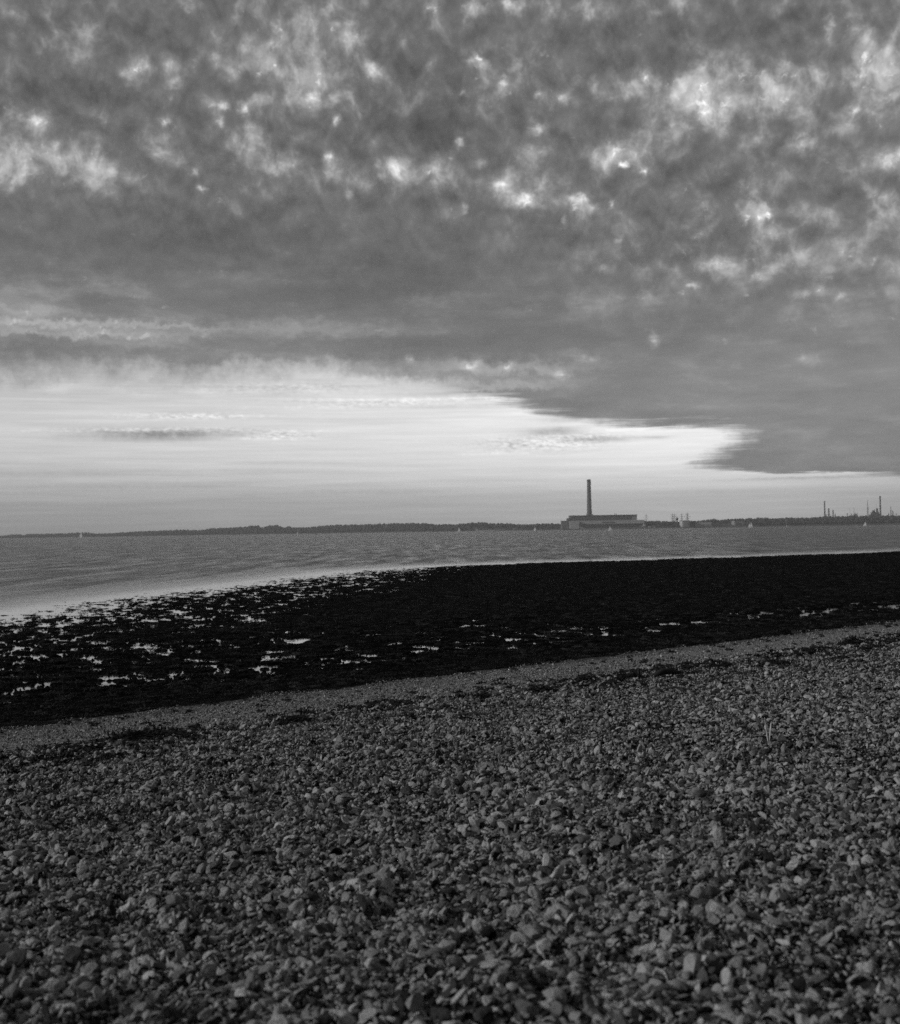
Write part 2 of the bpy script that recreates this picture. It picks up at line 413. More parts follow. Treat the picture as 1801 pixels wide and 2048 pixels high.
# ground under the pebbles
m, b = material('shingle_bed'); M['shingle_bed'] = m
oc = objcoord()
n1 = noise(oc, 38.0, 4, 0.7); n2 = noise(oc, 1.3, 4, 0.6); n3 = noise(oc, 95.0, 3, 0.7)
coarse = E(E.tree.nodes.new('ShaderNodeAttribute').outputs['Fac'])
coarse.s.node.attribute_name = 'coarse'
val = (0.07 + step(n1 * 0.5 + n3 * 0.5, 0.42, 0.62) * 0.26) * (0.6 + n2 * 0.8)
val = val * (1.20 - coarse * 1.06)  # bed near black under coarse stones, gap shade put into its colour
wet = E(E.tree.nodes.new('ShaderNodeAttribute').outputs['Fac']); wet.s.node.attribute_name = 'wet'
val = val * (1.0 - wet * 0.8)
grey(b, val); b.inputs['Roughness'].default_value = 0.9; b.inputs['Specular IOR Level'].default_value = 0.2
bump(b, n1 + n3 * 0.6, 0.9, 0.02)

m, b = material('weedy_mud'); M['mud'] = m
oc = objcoord()
n1 = noise(oc, 6.0, 6, 0.7, 0.5); n2 = noise(oc, 0.35, 4, 0.6)
weedy = step(n1 * 0.5 + noise(oc, 19.0, 4, 0.7) * 0.5, 0.46, 0.62)
val = 0.0010 + weedy * 0.016 * (0.2 + n2 * 1.6)
grey(b, val); b.inputs['Roughness'].default_value = 0.95; b.inputs['Specular IOR Level'].default_value = 0.02
bump(b, n1, 1.0, 0.06)

m, b = material('sea_water'); M['water'] = m
oc = objcoord()
rough_a = E(E.tree.nodes.new('ShaderNodeAttribute').outputs['Fac']); rough_a.s.node.attribute_name = 'chop'
mp = E.tree.nodes.new('ShaderNodeMapping'); E.tree.links.new(oc, mp.inputs[0])
mp.inputs['Rotation'].default_value = (0, 0, R(-12)); mp.inputs['Scale'].default_value = (0.6, 1.0, 1.0)
w1 = noise(mp.outputs[0], 0.9, 6, 0.65, 0.3)
w2 = noise(mp.outputs[0], 0.10, 3, 0.6, 0.2)
w3 = noise(oc, 0.012, 3, 0.6)
grey(b, 0.02)
b.inputs['IOR'].default_value = 1.33
mp2 = E.tree.nodes.new('ShaderNodeMapping'); E.tree.links.new(oc, mp2.inputs[0])
mp2.inputs['Rotation'].default_value = (0, 0, R(-10)); mp2.inputs['Scale'].default_value = (1.5, 0.22, 1.0)
w4 = noise(mp2.outputs[0], 0.30, 9, 0.68, 0.2)                  # gusts and cat's-paws
E.tree.links.new((0.05 + rough_a * (0.215 + (w4 - 0.5) * 0.75 + (w3 - 0.5) * 0.10)).max(0.05).s, b.inputs['Roughness'])
bump(b, w1 + w2 * 0.5, rough_a, 0.40)

# ------------------------------------------------------------------ the ground
NX, NY = -0.66, 0.7513                    # seaward normal of the beach
SHORE = np.array([(-160, -90), (-60, -10), (-30, 16), (-20.5, 31), (-15.8, 42), (-13.7, 56), (-9.5, 73), (-5.8, 88), (0.0, 97), (12, 105), (27, 111), (46, 125), (90, 160), (260, 300)], float)
PROF_S = [-400, -60, -8, 0, 2.5, 6, 9, 11.4, 12.1, 12.8, 14.5, 16.2, 17.4, 18.8, 20, 24, 30, 400]
PROF_Z = [14, 5.0, 2.15, 1.56, 1.36, 1.08, 0.82, 0.64, 0.62, 0.54, 0.34, 0.17, 0.085, 0.05, 0.042, 0.04, 0.045, 0.05]

def shore_dist(x, y):
    """signed distance to the waterline, positive out at sea"""
    best = np.full(x.shape, 1e9); sgn = np.ones(x.shape)
    for (ax, ay), (bx, by) in zip(SHORE[:-1], SHORE[1:]):
        ex, ey = bx - ax, by - ay; L2 = ex * ex + ey * ey
        t = np.clip(((x - ax) * ex + (y - ay) * ey) / L2, 0, 1)
        d = np.hypot(x - ax - t * ex, y - ay - t * ey)
        s = np.sign(ex * (y - ay) - ey * (x - ax))
        m_ = d < best
        best = np.where(m_, d, best); sgn = np.where(m_, s, sgn)
    return best * sgn

def ground(x, y, fine=True):
    s = NX * x + NY * y
    sw = s + 0.35 * fbm(x, y, 5.0, 3, 3)
    z = np.interp(sw, PROF_S, PROF_Z)
    bw_ = 1 - smooth01((s - 16.0) / 3.0)                      # beach part
    upper_ = 1 - smooth01((s - 11.3) / 1.6)
    z = z + upper_ * (0.06 * fbm(x, y, 1.6, 3, 21) + 0.06 * fbm(x, y, 0.26, 3, 22)) + bw_ * 0.012 * fbm(x, y, 0.8, 3, 23)
    mud = smooth01((s - 16.8) / 2.2)
    d = shore_dist(x, y) + 2.2 * fbm(x, y, 9.0, 4, 31)
    slope = np.interp(d, [-1e4, -14, -3, 0, 6, 25, 200], [0, 0, -0.02, -0.045, -0.10, -0.5, -3.0])
    runnel = np.exp(-((s - 22.0 - 0.8 * fbm(x, y, 14, 2, 41)) / 2.4) ** 2) + 0.8 * np.exp(-((s - 27) / 3.0) ** 2) * (1 - smooth01((x + 1) / 9.0))
    front = smooth01((d + 16) / 10) * (1 - smooth01((x + 4) / 14.0))
    env = np.clip(runnel + front * 0.95, 0, 1.1)
    pn = fbm(x * 0.36, y * 1.35, 0.42, 5, 151, 0.66) + 0.10 * fbm(x, y, 6.0, 2, 56)
    pool = smooth01((pn - 0.11 + 0.34 * env) / 0.26) * env
    weed = 0.026 * fbm(x, y, 0.60, 4, 61, 0.65) + 0.026 * np.abs(fbm(x, y, 0.25, 3, 66, 0.6))
    z = z + mud * (slope + weed - 0.080 * pool)
    return z

az_d = np.arange(-25.5, 25.5001, 0.048)
az_o = np.concatenate([np.arange(-180, -25.5, 3.0), az_d, np.arange(27, 181, 3.0)])
az_o[-1] = 180.0
rr = [0.25, 0.6, 1.0, 1.5, 2.0]
r_ = 2.4
while r_ < 190:
    rr.append(r_)
    r_ += min(max(0.04, r_ * r_ / 2.8 * 0.0005), 0.28) if r_ < 145 else (r_ - 143) * 0.3
rr = np.array(rr)
AA, RRR = np.meshgrid(np.radians(az_o), rr)
GX, GY = RRR * np.sin(AA), RRR * np.cos(AA)
GZ = ground(GX.ravel(), GY.ravel()).reshape(GX.shape)
nr, na = GX.shape
idx = np.arange(nr * na).reshape(nr, na)
quads = np.stack([idx[:-1, :-1], idx[:-1, 1:], idx[1:, 1:], idx[1:, :-1]], -1).reshape(-1, 4)[:, ::-1]
GV = np.stack([GX, GY, GZ], -1).reshape(-1, 3)
s_all = NX * GV[:, 0] + NY * GV[:, 1]
s_cut = s_all + 0.30 * fbm(GV[:, 0], GV[:, 1], 1.4, 4, 71, 0.6)
is_mud = s_cut[quads].mean(1) > 17.35
def sub_mesh(name, faces, mat, attrs):
    used = np.unique(faces); lut = np.zeros(len(GV), np.int64); lut[used] = np.arange(len(used))
    return np_mesh(name, GV[used], lut[faces], mat, smooth=True, kind='structure', attrs={k: v[used] for k, v in attrs.items()})
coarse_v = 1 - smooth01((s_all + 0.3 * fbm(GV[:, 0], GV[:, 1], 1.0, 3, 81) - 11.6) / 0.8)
wet_v = smooth01((s_all + 0.5 * fbm(GV[:, 0], GV[:, 1], 0.9, 4, 82) - 15.7) / 2.0)
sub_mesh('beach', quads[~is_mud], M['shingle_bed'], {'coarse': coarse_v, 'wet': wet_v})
sub_mesh('mudflat', quads[is_mud], M['mud'], {})

# the sea: one sheet to the far shore and past it
az_w = np.concatenate([np.arange(-180, -30, 5.0), np.arange(-30, 30.01, 0.5), np.arange(35, 181, 5.0)])
rw = np.concatenate([[8, 12], np.arange(14, 140, 1.5), np.geomspace(142, 400, 30), np.geomspace(420, 26000, 40)])
AA, RRR = np.meshgrid(np.radians(az_w), rw)
X_, Y_ = (RRR * np.sin(AA)).ravel(), (RRR * np.cos(AA)).ravel()
nr, na = AA.shape; idx = np.arange(nr * na).reshape(nr, na)
wq_ = np.stack([idx[:-1, :-1], idx[:-1, 1:], idx[1:, 1:], idx[1:, :-1]], -1).reshape(-1, 4)[:, ::-1]
chop = 0.03 + 0.97 * smooth01((shore_dist(X_, Y_) - 1.5) / 13.0) ** 0.7
np_mesh('sea', np.stack([X_, Y_, 0 * X_], -1), wq_, M['water'], smooth=True, kind='structure', attrs={'chop': chop})

# ------------------------------------------------------------------ pebbles and shells
def ico(sub):
    bm = bmesh.new(); bmesh.ops.create_icosphere(bm, subdivisions=sub, radius=1.0)
    V = np.array([v.co[:] for v in bm.verts]); F = np.array([[v.index for v in f.verts] for f in bm.faces]); bm.free()
    return V, F
IV3, IF3 = ico(4)
def pebble_mesh(name, seed, dims, cuts, lump, sub=(IV3, IF3)):
    r = np.random.default_rng(seed); V = sub[0].copy()
    for _ in range(cuts):
        n = r.normal(size=3); n /= np.linalg.norm(n); dd = r.uniform(0.38, 0.80)
        ex = np.maximum(V @ n - dd, 0); V -= np.outer(ex * 0.97, n)
    off = r.uniform(0, 50)
    V += sub[0] * (lump * fbm(sub[0][:, 0] + off + sub[0][:, 2] * 0.7, sub[0][:, 1] - off + sub[0][:, 2] * 0.9, 0.9, 3, seed))[:, None]
    V *= np.array(dims) * 0.5
    V[:, 2] += r.uniform(-0.30, 0.30) * (V[:, 0] / dims[0] * 2) ** 2 * dims[0]     # bent flakes
    o = np_mesh(name, V, sub[1], M['pebble'], smooth=True)
    return o
def shell_mesh(name, seed, L, Wd, Ht, cut):
    """cupped limpet-like shell with thickness, part of it broken away"""
    r = np.random.default_rng(seed); nu, nv = 36, 10
    out = []
    for off in (0.0, 0.11):
        for j in range(nv + 1):
            t = j / nv
            for i in range(nu):
                a = 2 * math.pi * i / nu
                rad = math.sin(t * math.pi / 2) * (1 - off)
                ap = 0.45 * (1 - t)                              # apex pushed to one end
                rim = 1 + 0.07 * math.sin(3 * a + seed) + 0.05 * math.sin(5 * a + seed * 2.1)
                x = (rad * math.cos(a) * rim + ap) * L / 2; y = rad * math.sin(a) * rim * Wd / 2
                z = (math.cos(t * math.pi / 2) * (1 - off * 1.3)) * Ht + 0.03 * L * math.sin(9 * t + 2 * math.cos(a))
                out.append((x, y, z + 0.12 * L * (math.cos(a) * t) ** 2))
    V = np.array(out); F = []
    B = (nv + 1) * nu
    keep = lambda i: (i / nu) < cut
    for j in range(nv):
        for i in range(nu):
            if not keep(i) and j > 2: continue
            k = (i + 1) % nu
            F.append((j * nu + i, (j + 1) * nu + i, (j + 1) * nu + k, j * nu + k))
            F.append((B + j * nu + i, B + j * nu + k, B + (j + 1) * nu + k, B + (j + 1) * nu + i))
    for i in range(nu):
        if keep(i):
            k = (i + 1) % nu; F.append((nv * nu + i, B + nv * nu + i, B + nv * nu + k, nv * nu + k))
    V[:, 2] -= Ht * 0.4
    return np_mesh(name, V, np.array(F), M['shell'], smooth=True)

protos = bpy.data.collections.new('shingle_kinds')       # not linked to the scene: only instanced
shapes = []                                              # kind, object
for i, (d_, c_, l_) in enumerate([((1, .75, .5), 5, .10), ((1, .62, .38), 6, .12), ((1, .85, .42), 7, .14), ((1, .55, .48), 5, .15), ((1, .70, .30), 8, .14),
                                  ((1, .9, .62), 6, .12), ((1, .48, .30), 6, .18), ((1, .8, .25), 7, .16), ((1, .66, .55), 9, .10), ((1, .42, .36), 4, .2),
                                  ((1, .6, .22), 9, .2), ((1, .78, .36), 10, .08)]):
    shapes.append(('pebble', pebble_mesh('pebble_kind', 100 + i, d_, c_, l_)))
for i, (l_, w_, h_, c_) in enumerate([(1, .72, .42, 1.1), (1, .66, .50, 0.72), (1, .8, .34, 0.85), (1, .6, .45, 0.55), (0.9, .75, .3, 1.1), (1, .55, .5, 0.62)]):
    shapes.append(('shell', shell_mesh('shell_kind', 31 + i, l_, w_, h_, c_)))
for k, (kd, o) in enumerate(shapes):
    o.name = '%02d_%s_kind' % (k, kd)
    COL.objects.unlink(o); protos.objects.link(o)
NP = len(shapes); NPEB = 12

gn = bpy.data.node_groups.new('scatter', 'GeometryNodeTree')
gn.interface.new_socket('Geometry', in_out='INPUT', socket_type='NodeSocketGeometry')
gn.interface.new_socket('Geometry', in_out='OUTPUT', socket_type='NodeSocketGeometry')
def scatter_group(name, coll):
    g = bpy.data.node_groups.new(name, 'GeometryNodeTree')
    g.interface.new_socket('Geometry', in_out='INPUT', socket_type='NodeSocketGeometry')
    g.interface.new_socket('Geometry', in_out='OUTPUT', socket_type='NodeSocketGeometry')
    gi = g.nodes.new('NodeGroupInput'); go = g.nodes.new('NodeGroupOutput')
    ip = g.nodes.new('GeometryNodeInstanceOnPoints'); ci = g.nodes.new('GeometryNodeCollectionInfo')
    ci.inputs['Collection'].default_value = coll; ci.inputs['Separate Children'].default_value = True; ci.inputs['Reset Children'].default_value = True
    g.links.new(gi.outputs[0], ip.inputs['Points']); g.links.new(ci.outputs[0], ip.inputs['Instance'])
    ip.inputs['Pick Instance'].default_value = True
    for an, ty, sk in (('kind_index', 'INT', 'Instance Index'), ('turn', 'FLOAT_VECTOR', 'Rotation'), ('size', 'FLOAT_VECTOR', 'Scale')):
        na_ = g.nodes.new('GeometryNodeInputNamedAttribute'); na_.data_type = ty; na_.inputs['Name'].default_value = an
        g.links.new(na_.outputs[0], ip.inputs[sk])
    g.links.new(ip.outputs[0], go.inputs[0])
    return g
bpy.data.node_groups.remove(gn)

def scatter(name, P, kind_i, turn, size, coll, label, cat):
    me = bpy.data.meshes.new(name); me.vertices.add(len(P)); me.vertices.foreach_set('co', P.astype(np.float32).ravel())
    a = me.attributes.new('kind_index', 'INT', 'POINT'); a.data.foreach_set('value', kind_i.astype(np.int32))
    a = me.attributes.new('turn', 'FLOAT_VECTOR', 'POINT'); a.data.foreach_set('vector', turn.astype(np.float32).ravel())
    a = me.attributes.new('size', 'FLOAT_VECTOR', 'POINT'); a.data.foreach_set('vector', size.astype(np.float32).ravel())
    o = bpy.data.objects.new(name, me); COL.objects.link(o)
    md = o.modifiers.new('scatter', 'NODES'); md.node_group = scatter_group(name + '_nodes', coll)
    return tag(o, label, cat, kind='stuff')

def sample_wedge(n, r0, r1, half):
    r = np.sqrt(rng.uniform(r0 * r0, r1 * r1, n)); a = np.radians(rng.uniform(-half, half, n))
    return r * np.sin(a), r * np.cos(a)

def slope_turn(x, y, tilt):
    n = len(x)
    return np.stack([rng.normal(0, tilt, n), rng.normal(0, tilt, n), rng.uniform(0, 2 * math.pi, n)], -1)

# coarse shingle above the strandline: near, then farther out
Ps, Ks, Ts, Zs = [], [], [], []
def lay(n, r0, r1, half, smin, smax, L_med, L_sig, L_max, tilt, lift, shell_p, edge=0.5):
    x, y = sample_wedge(n, r0, r1, half)
    s = NX * x + NY * y + edge * fbm(x, y, 1.2, 3, 91)
    k = (s > smin) & (s < smax); x, y = x[k], y[k]; n = len(x)
    patch = fbm(x, y, 0.9, 3, 95)                               # patches of larger and smaller stones
    L = np.clip(L_med * np.exp(rng.normal(0, L_sig, n) + 0.35 * patch), 0.012, L_max)
    z = ground(x, y) + L * (lift + rng.uniform(-.22, .22, n))
    sh = rng.random(n) < shell_p
    ki = np.where(sh, rng.integers(NPEB, NP, n), rng.integers(0, NPEB, n))
    Ps.append(np.stack([x, y, z], -1)); Ks.append(ki); Ts.append(slope_turn(x, y, tilt)); Zs.append(np.stack([L, L * rng.uniform(.8, 1.15, n), L * rng.uniform(.8, 1.2, n)], -1))
lay(125000, 1.6, 8.0, 30, -50, 12.3, 0.025, 0.48, 0.085, 0.58, 0.10, 0.22)
lay(36000, 1.6, 8.0, 30, -50, 12.3, 0.033, 0.40, 0.10, 0.65, 0.20, 0.30)
lay(270000, 8.0, 16.0, 27, -50, 12.4, 0.025, 0.50, 0.10, 0.70, 0.12, 0.2)
lay(170000, 16.0, 30.0, 25, -50, 12.4, 0.034, 0.42, 0.12, 0.60, 0.14, 0.15)
# finer gravel between the strandline and the mud
lay(130000, 11.0, 24.0, 26, 11.9, 17.4, 0.021, 0.45, 0.06, 0.60, 0.12, 0.05, 0.8)
lay(90000, 24.0, 46.0, 25, 11.9, 17.4, 0.028, 0.42, 0.07, 0.60, 0.12, 0.03, 0.8)
P = np.concatenate(Ps); K = np.concatenate(Ks); T = np.concatenate(Ts); Z = np.concatenate(Zs)
scatter('shingle', P, K, T, Z, protos, 'grey flint shingle and broken shells covering the sloping beach', 'shingle')

# the stones that show largest, each a thing of its own
x, y = sample_wedge(900, 2.7, 4.9, 21)
L = np.clip(0.053 * np.exp(rng.normal(0, 0.22, 900)), 0.038, 0.09)
order = np.argsort(-L / np.hypot(x, y)); chosen = []
for i in order:
    if all((x[i] - x[j]) ** 2 + (y[i] - y[j]) ** 2 > (0.5 * (L[i] + L[j])) ** 2 for j in chosen): chosen.append(i)
    if len(chosen) >= 210: break
zz = ground(x, y)
for i in chosen:
    k = int(rng.integers(0, NP)) if rng.random() < 0.5 else int(rng.integers(0, NPEB))
    kd, src = shapes[k]
    o = bpy.data.objects.new('beach_pebble' if kd == 'pebble' else 'limpet_shell', src.data); COL.objects.link(o)
    o.location = (x[i], y[i], zz[i] + L[i] * 0.26)
    o.rotation_euler = (rng.normal(0, .35), rng.normal(0, .35), rng.uniform(0, 6.28))
    o.scale = (L[i], L[i] * rng.uniform(.8, 1.1), L[i] * rng.uniform(.8, 1.1))
    if kd == 'pebble': tag(o, 'one of the larger grey flint stones lying loose on top of the finer shingle', 'pebble', 'larger stones lying on the shingle')
    else: tag(o, 'one of the larger curved shells lying loose on top of the finer shingle', 'shell', 'larger shells lying on the shingle')

# ------------------------------------------------------------------ seaweed, driftwood, reed
def weed_mesh(seed, w, d, h, n):
    r = random.Random(seed); mb = MB()
    for _ in range(n):
        a = r.uniform(0, 6.28); q_ = math.sqrt(r.random())
        p = Vector((math.cos(a) * q_ * w / 2, math.sin(a) * q_ * d / 2, r.uniform(0, h * (1 - q_ * q_ * 0.8))))
        dr = Vector((r.gauss(0, 1), r.gauss(0, .6), r.gauss(0, .22))).normalized(); pts, ra = [], []
        L_ = r.uniform(.05, .14) * min(1.3, max(w, .25) * 2.0); k = 6
        for i in range(k):
            pts.append(p.copy()); ra.append((.010 if i < k - 1 else .004) * r.uniform(.7, 1.4))
            dr = (dr + Vector((r.gauss(0, .45), r.gauss(0, .45), r.gauss(-.10, .22)))).normalized(); p = p + dr * L_ / k
            p.z = max(p.z, -0.01)
        mb.tube(pts, ra, 5, 0.45)
    return mb
def weed_clump(px, py, w, d, h, n, label, seed):
    # stand it on the beach where the photograph shows it
    D = 15.0
    for _ in range(60):
        p = at(px, py, D); g = float(ground(np.array([p.x]), np.array([p.y]))[0]); D += (p.z - g) * 3.0
    o = weed_mesh(seed, w, d, h * (1.0 if px < 700 else .75), int(n * (1.5 if px < 700 else .9))).build('seaweed_clump', M['weed'])
    o.location = (p.x, p.y, g); o.rotation_euler = (0, 0, R(38))
    return tag(o, label, 'seaweed', 'seaweed clumps along the strandline')
CL = [(265, 1484, .62, .35, .13, 330, 'largest black seaweed heap on the left part of the strandline'),
 (335, 1474, .55, .25, .08, 200, 'flattened dark seaweed heap beside the largest heap on the strandline'),
 (395, 1463, .35, .18, .05, 90, 'low dark trail of weed right of the largest strandline heap'),
 (92, 1524, .45, .25, .05, 150, 'low dark seaweed patch nearest the left end of the strandline'),
 (150, 1508, .30, .20, .05, 90, 'small weed patch between the left end of the strandline and its largest heap'),
 (520, 1425, .17, .10, .04, 60, 'small solitary black weed lump on the smooth gravel band'),
 (590, 1445, .35, .22, .09, 130, 'tangled weed heap left of the centre of the strandline'),
 (725, 1420, .30, .2, .06, 90, 'small ragged weed heap near the middle of the strandline'),
 (800, 1408, .35, .2, .07, 100, 'dark weed heap just left of the forked twig'),
 (945, 1398, .55, .22, .09, 150, 'wide low weed heap above the forked twig'),
 (1080, 1380, .45, .2, .09, 130, 'weed heap halfway between forked twig and driftwood log'),
 (1262, 1358, .55, .25, .14, 210, 'black weed heap at the left end of the driftwood log'),
 (1285, 1374, .6, .25, .06, 150, 'low dark weed spread in front of the driftwood log'),
 (1400, 1346, .45, .2, .06, 100, 'low weed strip just right of the driftwood log'),
 (1440, 1333, .5, .25, .14, 180, 'upright weed heap right of the driftwood log'),
 (1548, 1330, .6, .25, .12, 180, 'broad weed heap left of the tall black heap'),
 (1625, 1305, .75, .25, .12, 230, 'long low black weed heap on the right part of the strandline'),
 (1705, 1290, .62, .3, .22, 330, 'tallest black weed heap near the right end of the strandline'),
 (1745, 1296, .8, .2, .07, 180, 'flat dark weed trail right of the tallest black heap'),
 (1785, 1283, .5, .25, .10, 150, 'weed heap at the far right end of the strandline'),
 (1573, 1494, .26, .16, .05, 90, 'dark flat weed piece on coarse shingle beside the pale reed'),
 (1690, 1318, .7, .3, .06, 170, 'low dark weed spread in front of the tallest black heap'),
 (737, 1606, .07, .05, .025, 30, 'tiny black weed knot alone on the coarse shingle')]
for i, c_ in enumerate(CL): weed_clump(*c_, seed=500 + i)

# loose scraps along the line
tufts = bpy.data.collections.new('weed_kinds')
for i in range(6):
    o = weed_mesh(700 + i, .16, .10, .03, 26).build('%02d_weed_kind' % i, M['weed']); COL.objects.unlink(o); tufts.objects.link(o)
def scraps(n, mid, sig, r1):
    x, y = sample_wedge(n * 8, 8, r1, 26)
    s = NX * x + NY * y + 0.45 * fbm(x, y, 3.0, 3, 93)
    w = np.exp(-((s - mid) / sig) ** 2) * np.clip(0.45 + 1.5 * fbm(x, y, 1.4, 3, 94), 0, 1)
    k = rng.random(n * 8) < w; x, y = x[k], y[k]
    return np.stack([x, y, ground(x, y) + 0.012], -1)
P = np.concatenate([scraps(3400, 12.1, 0.42, 30), scraps(1100, 11.2, 0.9, 30), scraps(300, 16.4, 0.7, 42), scraps(120, 14.2, 1.5, 36)])
n = len(P)
scatter('seaweed_scraps', P, rng.integers(0, 6, n), slope_turn(P[:, 0], P[:, 1], .15), np.repeat(rng.uniform(.35, 1.3, n)[:, None], 3, 1), tufts,
        'scraps of black seaweed scattered along the strandline', 'seaweed')

mm, mb_ = material('living_weed'); M['living_weed'] = mm
rnd_ = E(E.tree.nodes.new('ShaderNodeObjectInfo').outputs['Random'])
grey(mb_, 0.002 + rnd_ ** 3.0 * 0.045); mb_.inputs['Roughness'].default_value = 0.8; mb_.inputs['Specular IOR Level'].default_value = 0.1
wracks = bpy.data.collections.new('wrack_kinds')
for i in range(6):
    o = weed_mesh(800 + i, .30, .22, .035, 30).build('%02d_wrack_kind' % i, M['living_weed']); COL.objects.unlink(o); wracks.objects.link(o)
Pm = []
for n_, r0_, r1_ in ((20000, 15, 40), (26000, 40, 135)):
    x, y = sample_wedge(n_, r0_, r1_, 25)
    if r0_ == 40: r2 = 40 * (135 / 40) ** rng.random(n_); a2 = np.arctan2(x, y); x, y = r2 * np.sin(a2), r2 * np.cos(a2)
    s_ = NX * x + NY * y; z_ = ground(x, y)
    k_ = (s_ > 17.6) & (shore_dist(x, y) < 0.5) & (rng.random(n_) < np.where(z_ < 0.015, 0.13, 1.0)) & (fbm(x, y, 2.4, 3, 97) + rng.normal(0, .25, n_) > -0.15)
    Pm.append(np.stack([x[k_], y[k_], np.maximum(z_[k_], -0.01) - 0.004], -1))
Pm = np.concatenate(Pm); n = len(Pm)
scatter('mudflat_weed', Pm, rng.integers(0, 6, n), slope_turn(Pm[:, 0], Pm[:, 1], .08), np.stack([rng.uniform(.5, 1.6, n), rng.uniform(.5, 1.3, n), rng.uniform(.5, 1.2, n)], -1), wracks,
        'dark seaweed growing all over the low tide mudflat', 'seaweed')

def ground_at(px, py, D=15.0):
    for _ in range(60):
        p = at(px, py, D); g = float(ground(np.array([p.x]), np.array([p.y]))[0]); D += (p.z - g) * 3.0
    return Vector((p.x, p.y, g))
p0, p1 = ground_at(1310, 1357), ground_at(1362, 1353)
mid = (p0 + p1) / 2; v_ = p1 - p0
mb = MB(); mb.tube([mid - v_ * .5 + Vector((0, 0, .05)), mid - v_ * .2 + Vector((0, 0, .085)), mid + v_ * .1 + Vector((0, 0, .08)), mid + v_ * .5 + Vector((0, 0, .045))], [.03, .045, .042, .022], 10)
tag(mb.build('driftwood_log', M['wood'], smooth=True), 'short dark driftwood log lying in the seaweed of the strandline', 'driftwood')
def twig(px0, px1, py0, py1, label, bend, rad):
    a, b_ = ground_at(px0, py0), ground_at(px1, py1); up = Vector((0, 0, .035)); v = b_ - a; sd = Vector((-v.y, v.x, 0)).normalized()
    pts = [a + v * t + up + sd * bend * math.sin(t * 5.2) + Vector((0, 0, .02 * math.sin(t * 9))) for t in (0, .15, .3, .45, .6, .75, .9, 1)]
    mb = MB(); mb.tube(pts, [rad * (1 - .6 * i / 7) for i in range(8)], 7)
    for t, sg in ((.35, 1), (.6, -1)):
        q_ = a + v * t + up + sd * bend * math.sin(t * 5.2); mb.tube([q_, q_ + v * .12 + sd * sg * .10, q_ + v * .2 + sd * sg * .2 + Vector((0, 0, .03))], [rad * .6, rad * .45, rad * .2], 6)
    tag(mb.build('driftwood_twig', M['wood'], smooth=True), label, 'driftwood')
twig(815, 1010, 1423, 1438, 'thin dark forked twig lying on shingle in the middle of the strandline', .06, .013)
twig(1330, 1440, 1383, 1386, 'thin dark twig on the shingle in front of the driftwood log', .05, .012)

p = ground_at(1537, 1491); p.z += .025
t = empty('broken_reed', p, 'pale split reed standing up out of the coarse shingle', 'reed')
for k, (dx_, h_, w_) in enumerate(((-.020, .19, .011), (.030, .15, .009))):
    mb = MB(); mb.tube([(0.004, 0, -.02), (dx_ * .5, 0.004, h_ * .5), (dx_, 0.012, h_)], [w_, w_ * .9, w_ * .35], 6, .5)
    mb.build('reed_strip', M['reed'], t)

# ------------------------------------------------------------------ far shore
DS = lambda px: float(np.interp(px, [-400, 0, 400, 900, 1200, 1500, 1900, 2300], [7600, 6900, 6200, 5350, 5050, 5050, 5200, 5400]))
# tops of the far skyline (px, py) read off the photograph, and how much of it is wood
TOPS = [(-400, 1076), (-20, 1074), (24, 1069), (42, 1068.5), (47, 1071), (54, 1068), (90, 1067.5), (130, 1066.5), (170, 1064.5), (192, 1067), (225, 1066), (268, 1063), (312, 1061.5), (356, 1059.5), (400, 1060),
 (422, 1056.5), (467, 1055), (490, 1053.5), (507, 1051), (516, 1051.5), (525, 1055.5), (538, 1051.5), (556, 1050), (569, 1055), (578, 1052.5), (589, 1054.5), (622, 1054), (667, 1050), (712, 1049), (767, 1047), (800, 1046.5),
 (847, 1046), (874, 1049), (917, 1048.5), (946, 1045.5), (972, 1044.5), (977, 1047), (1014, 1046.5), (1034, 1048.5), (1060, 1048.5), (1090, 1046.5), (1124, 1047.5), (1200, 1049), (1275, 1042), (1300, 1041.5), (1342, 1042.5), (1365, 1043.5),
 (1395, 1042), (1413, 1040), (1430, 1037.5), (1441, 1040), (1469, 1037.5), (1512, 1036), (1531, 1035.5), (1550, 1037.2), (1575, 1035), (1600, 1035.5), (1650, 1033.5), (1676, 1032.5), (1720, 1031.5), (1801, 1031), (2200, 1028)]
tpx, tpy = np.array([a for a, _ in TOPS]), np.array([b_ for _, b_ in TOPS])
def top_z(px, D): return at(px, float(np.interp(px, tpx, tpy)), D).z
pxs = np.arange(-400, 2205, 6.0)
rows = [0, 12, 60, 160, 400, 900, 1800, 3200]
V, hill = [], []
for px in pxs:
    D0 = DS(px); T = max(top_z(px, D0 + 180), 8)
    hh = max(0.6, T - 17)
    for r_i, dr in enumerate(rows):
        f = [0, .12, .45, 1, 1.05, 1.0, .95, .9][r_i]
        p = at_ground(px, D0 + dr)
        V.append((p.x, p.y, -0.6 if r_i == 0 else 1.2 + hh * f))
V = np.array(V); nc = len(rows)
idx = np.arange(len(V)).reshape(-1, nc)
Fq = np.stack([idx[:-1, :-1], idx[1:, :-1], idx[1:, 1:], idx[:-1, 1:]], -1).reshape(-1, 4)
np_mesh('far_shore', V, Fq, M['farland'], smooth=True, kind='structure')

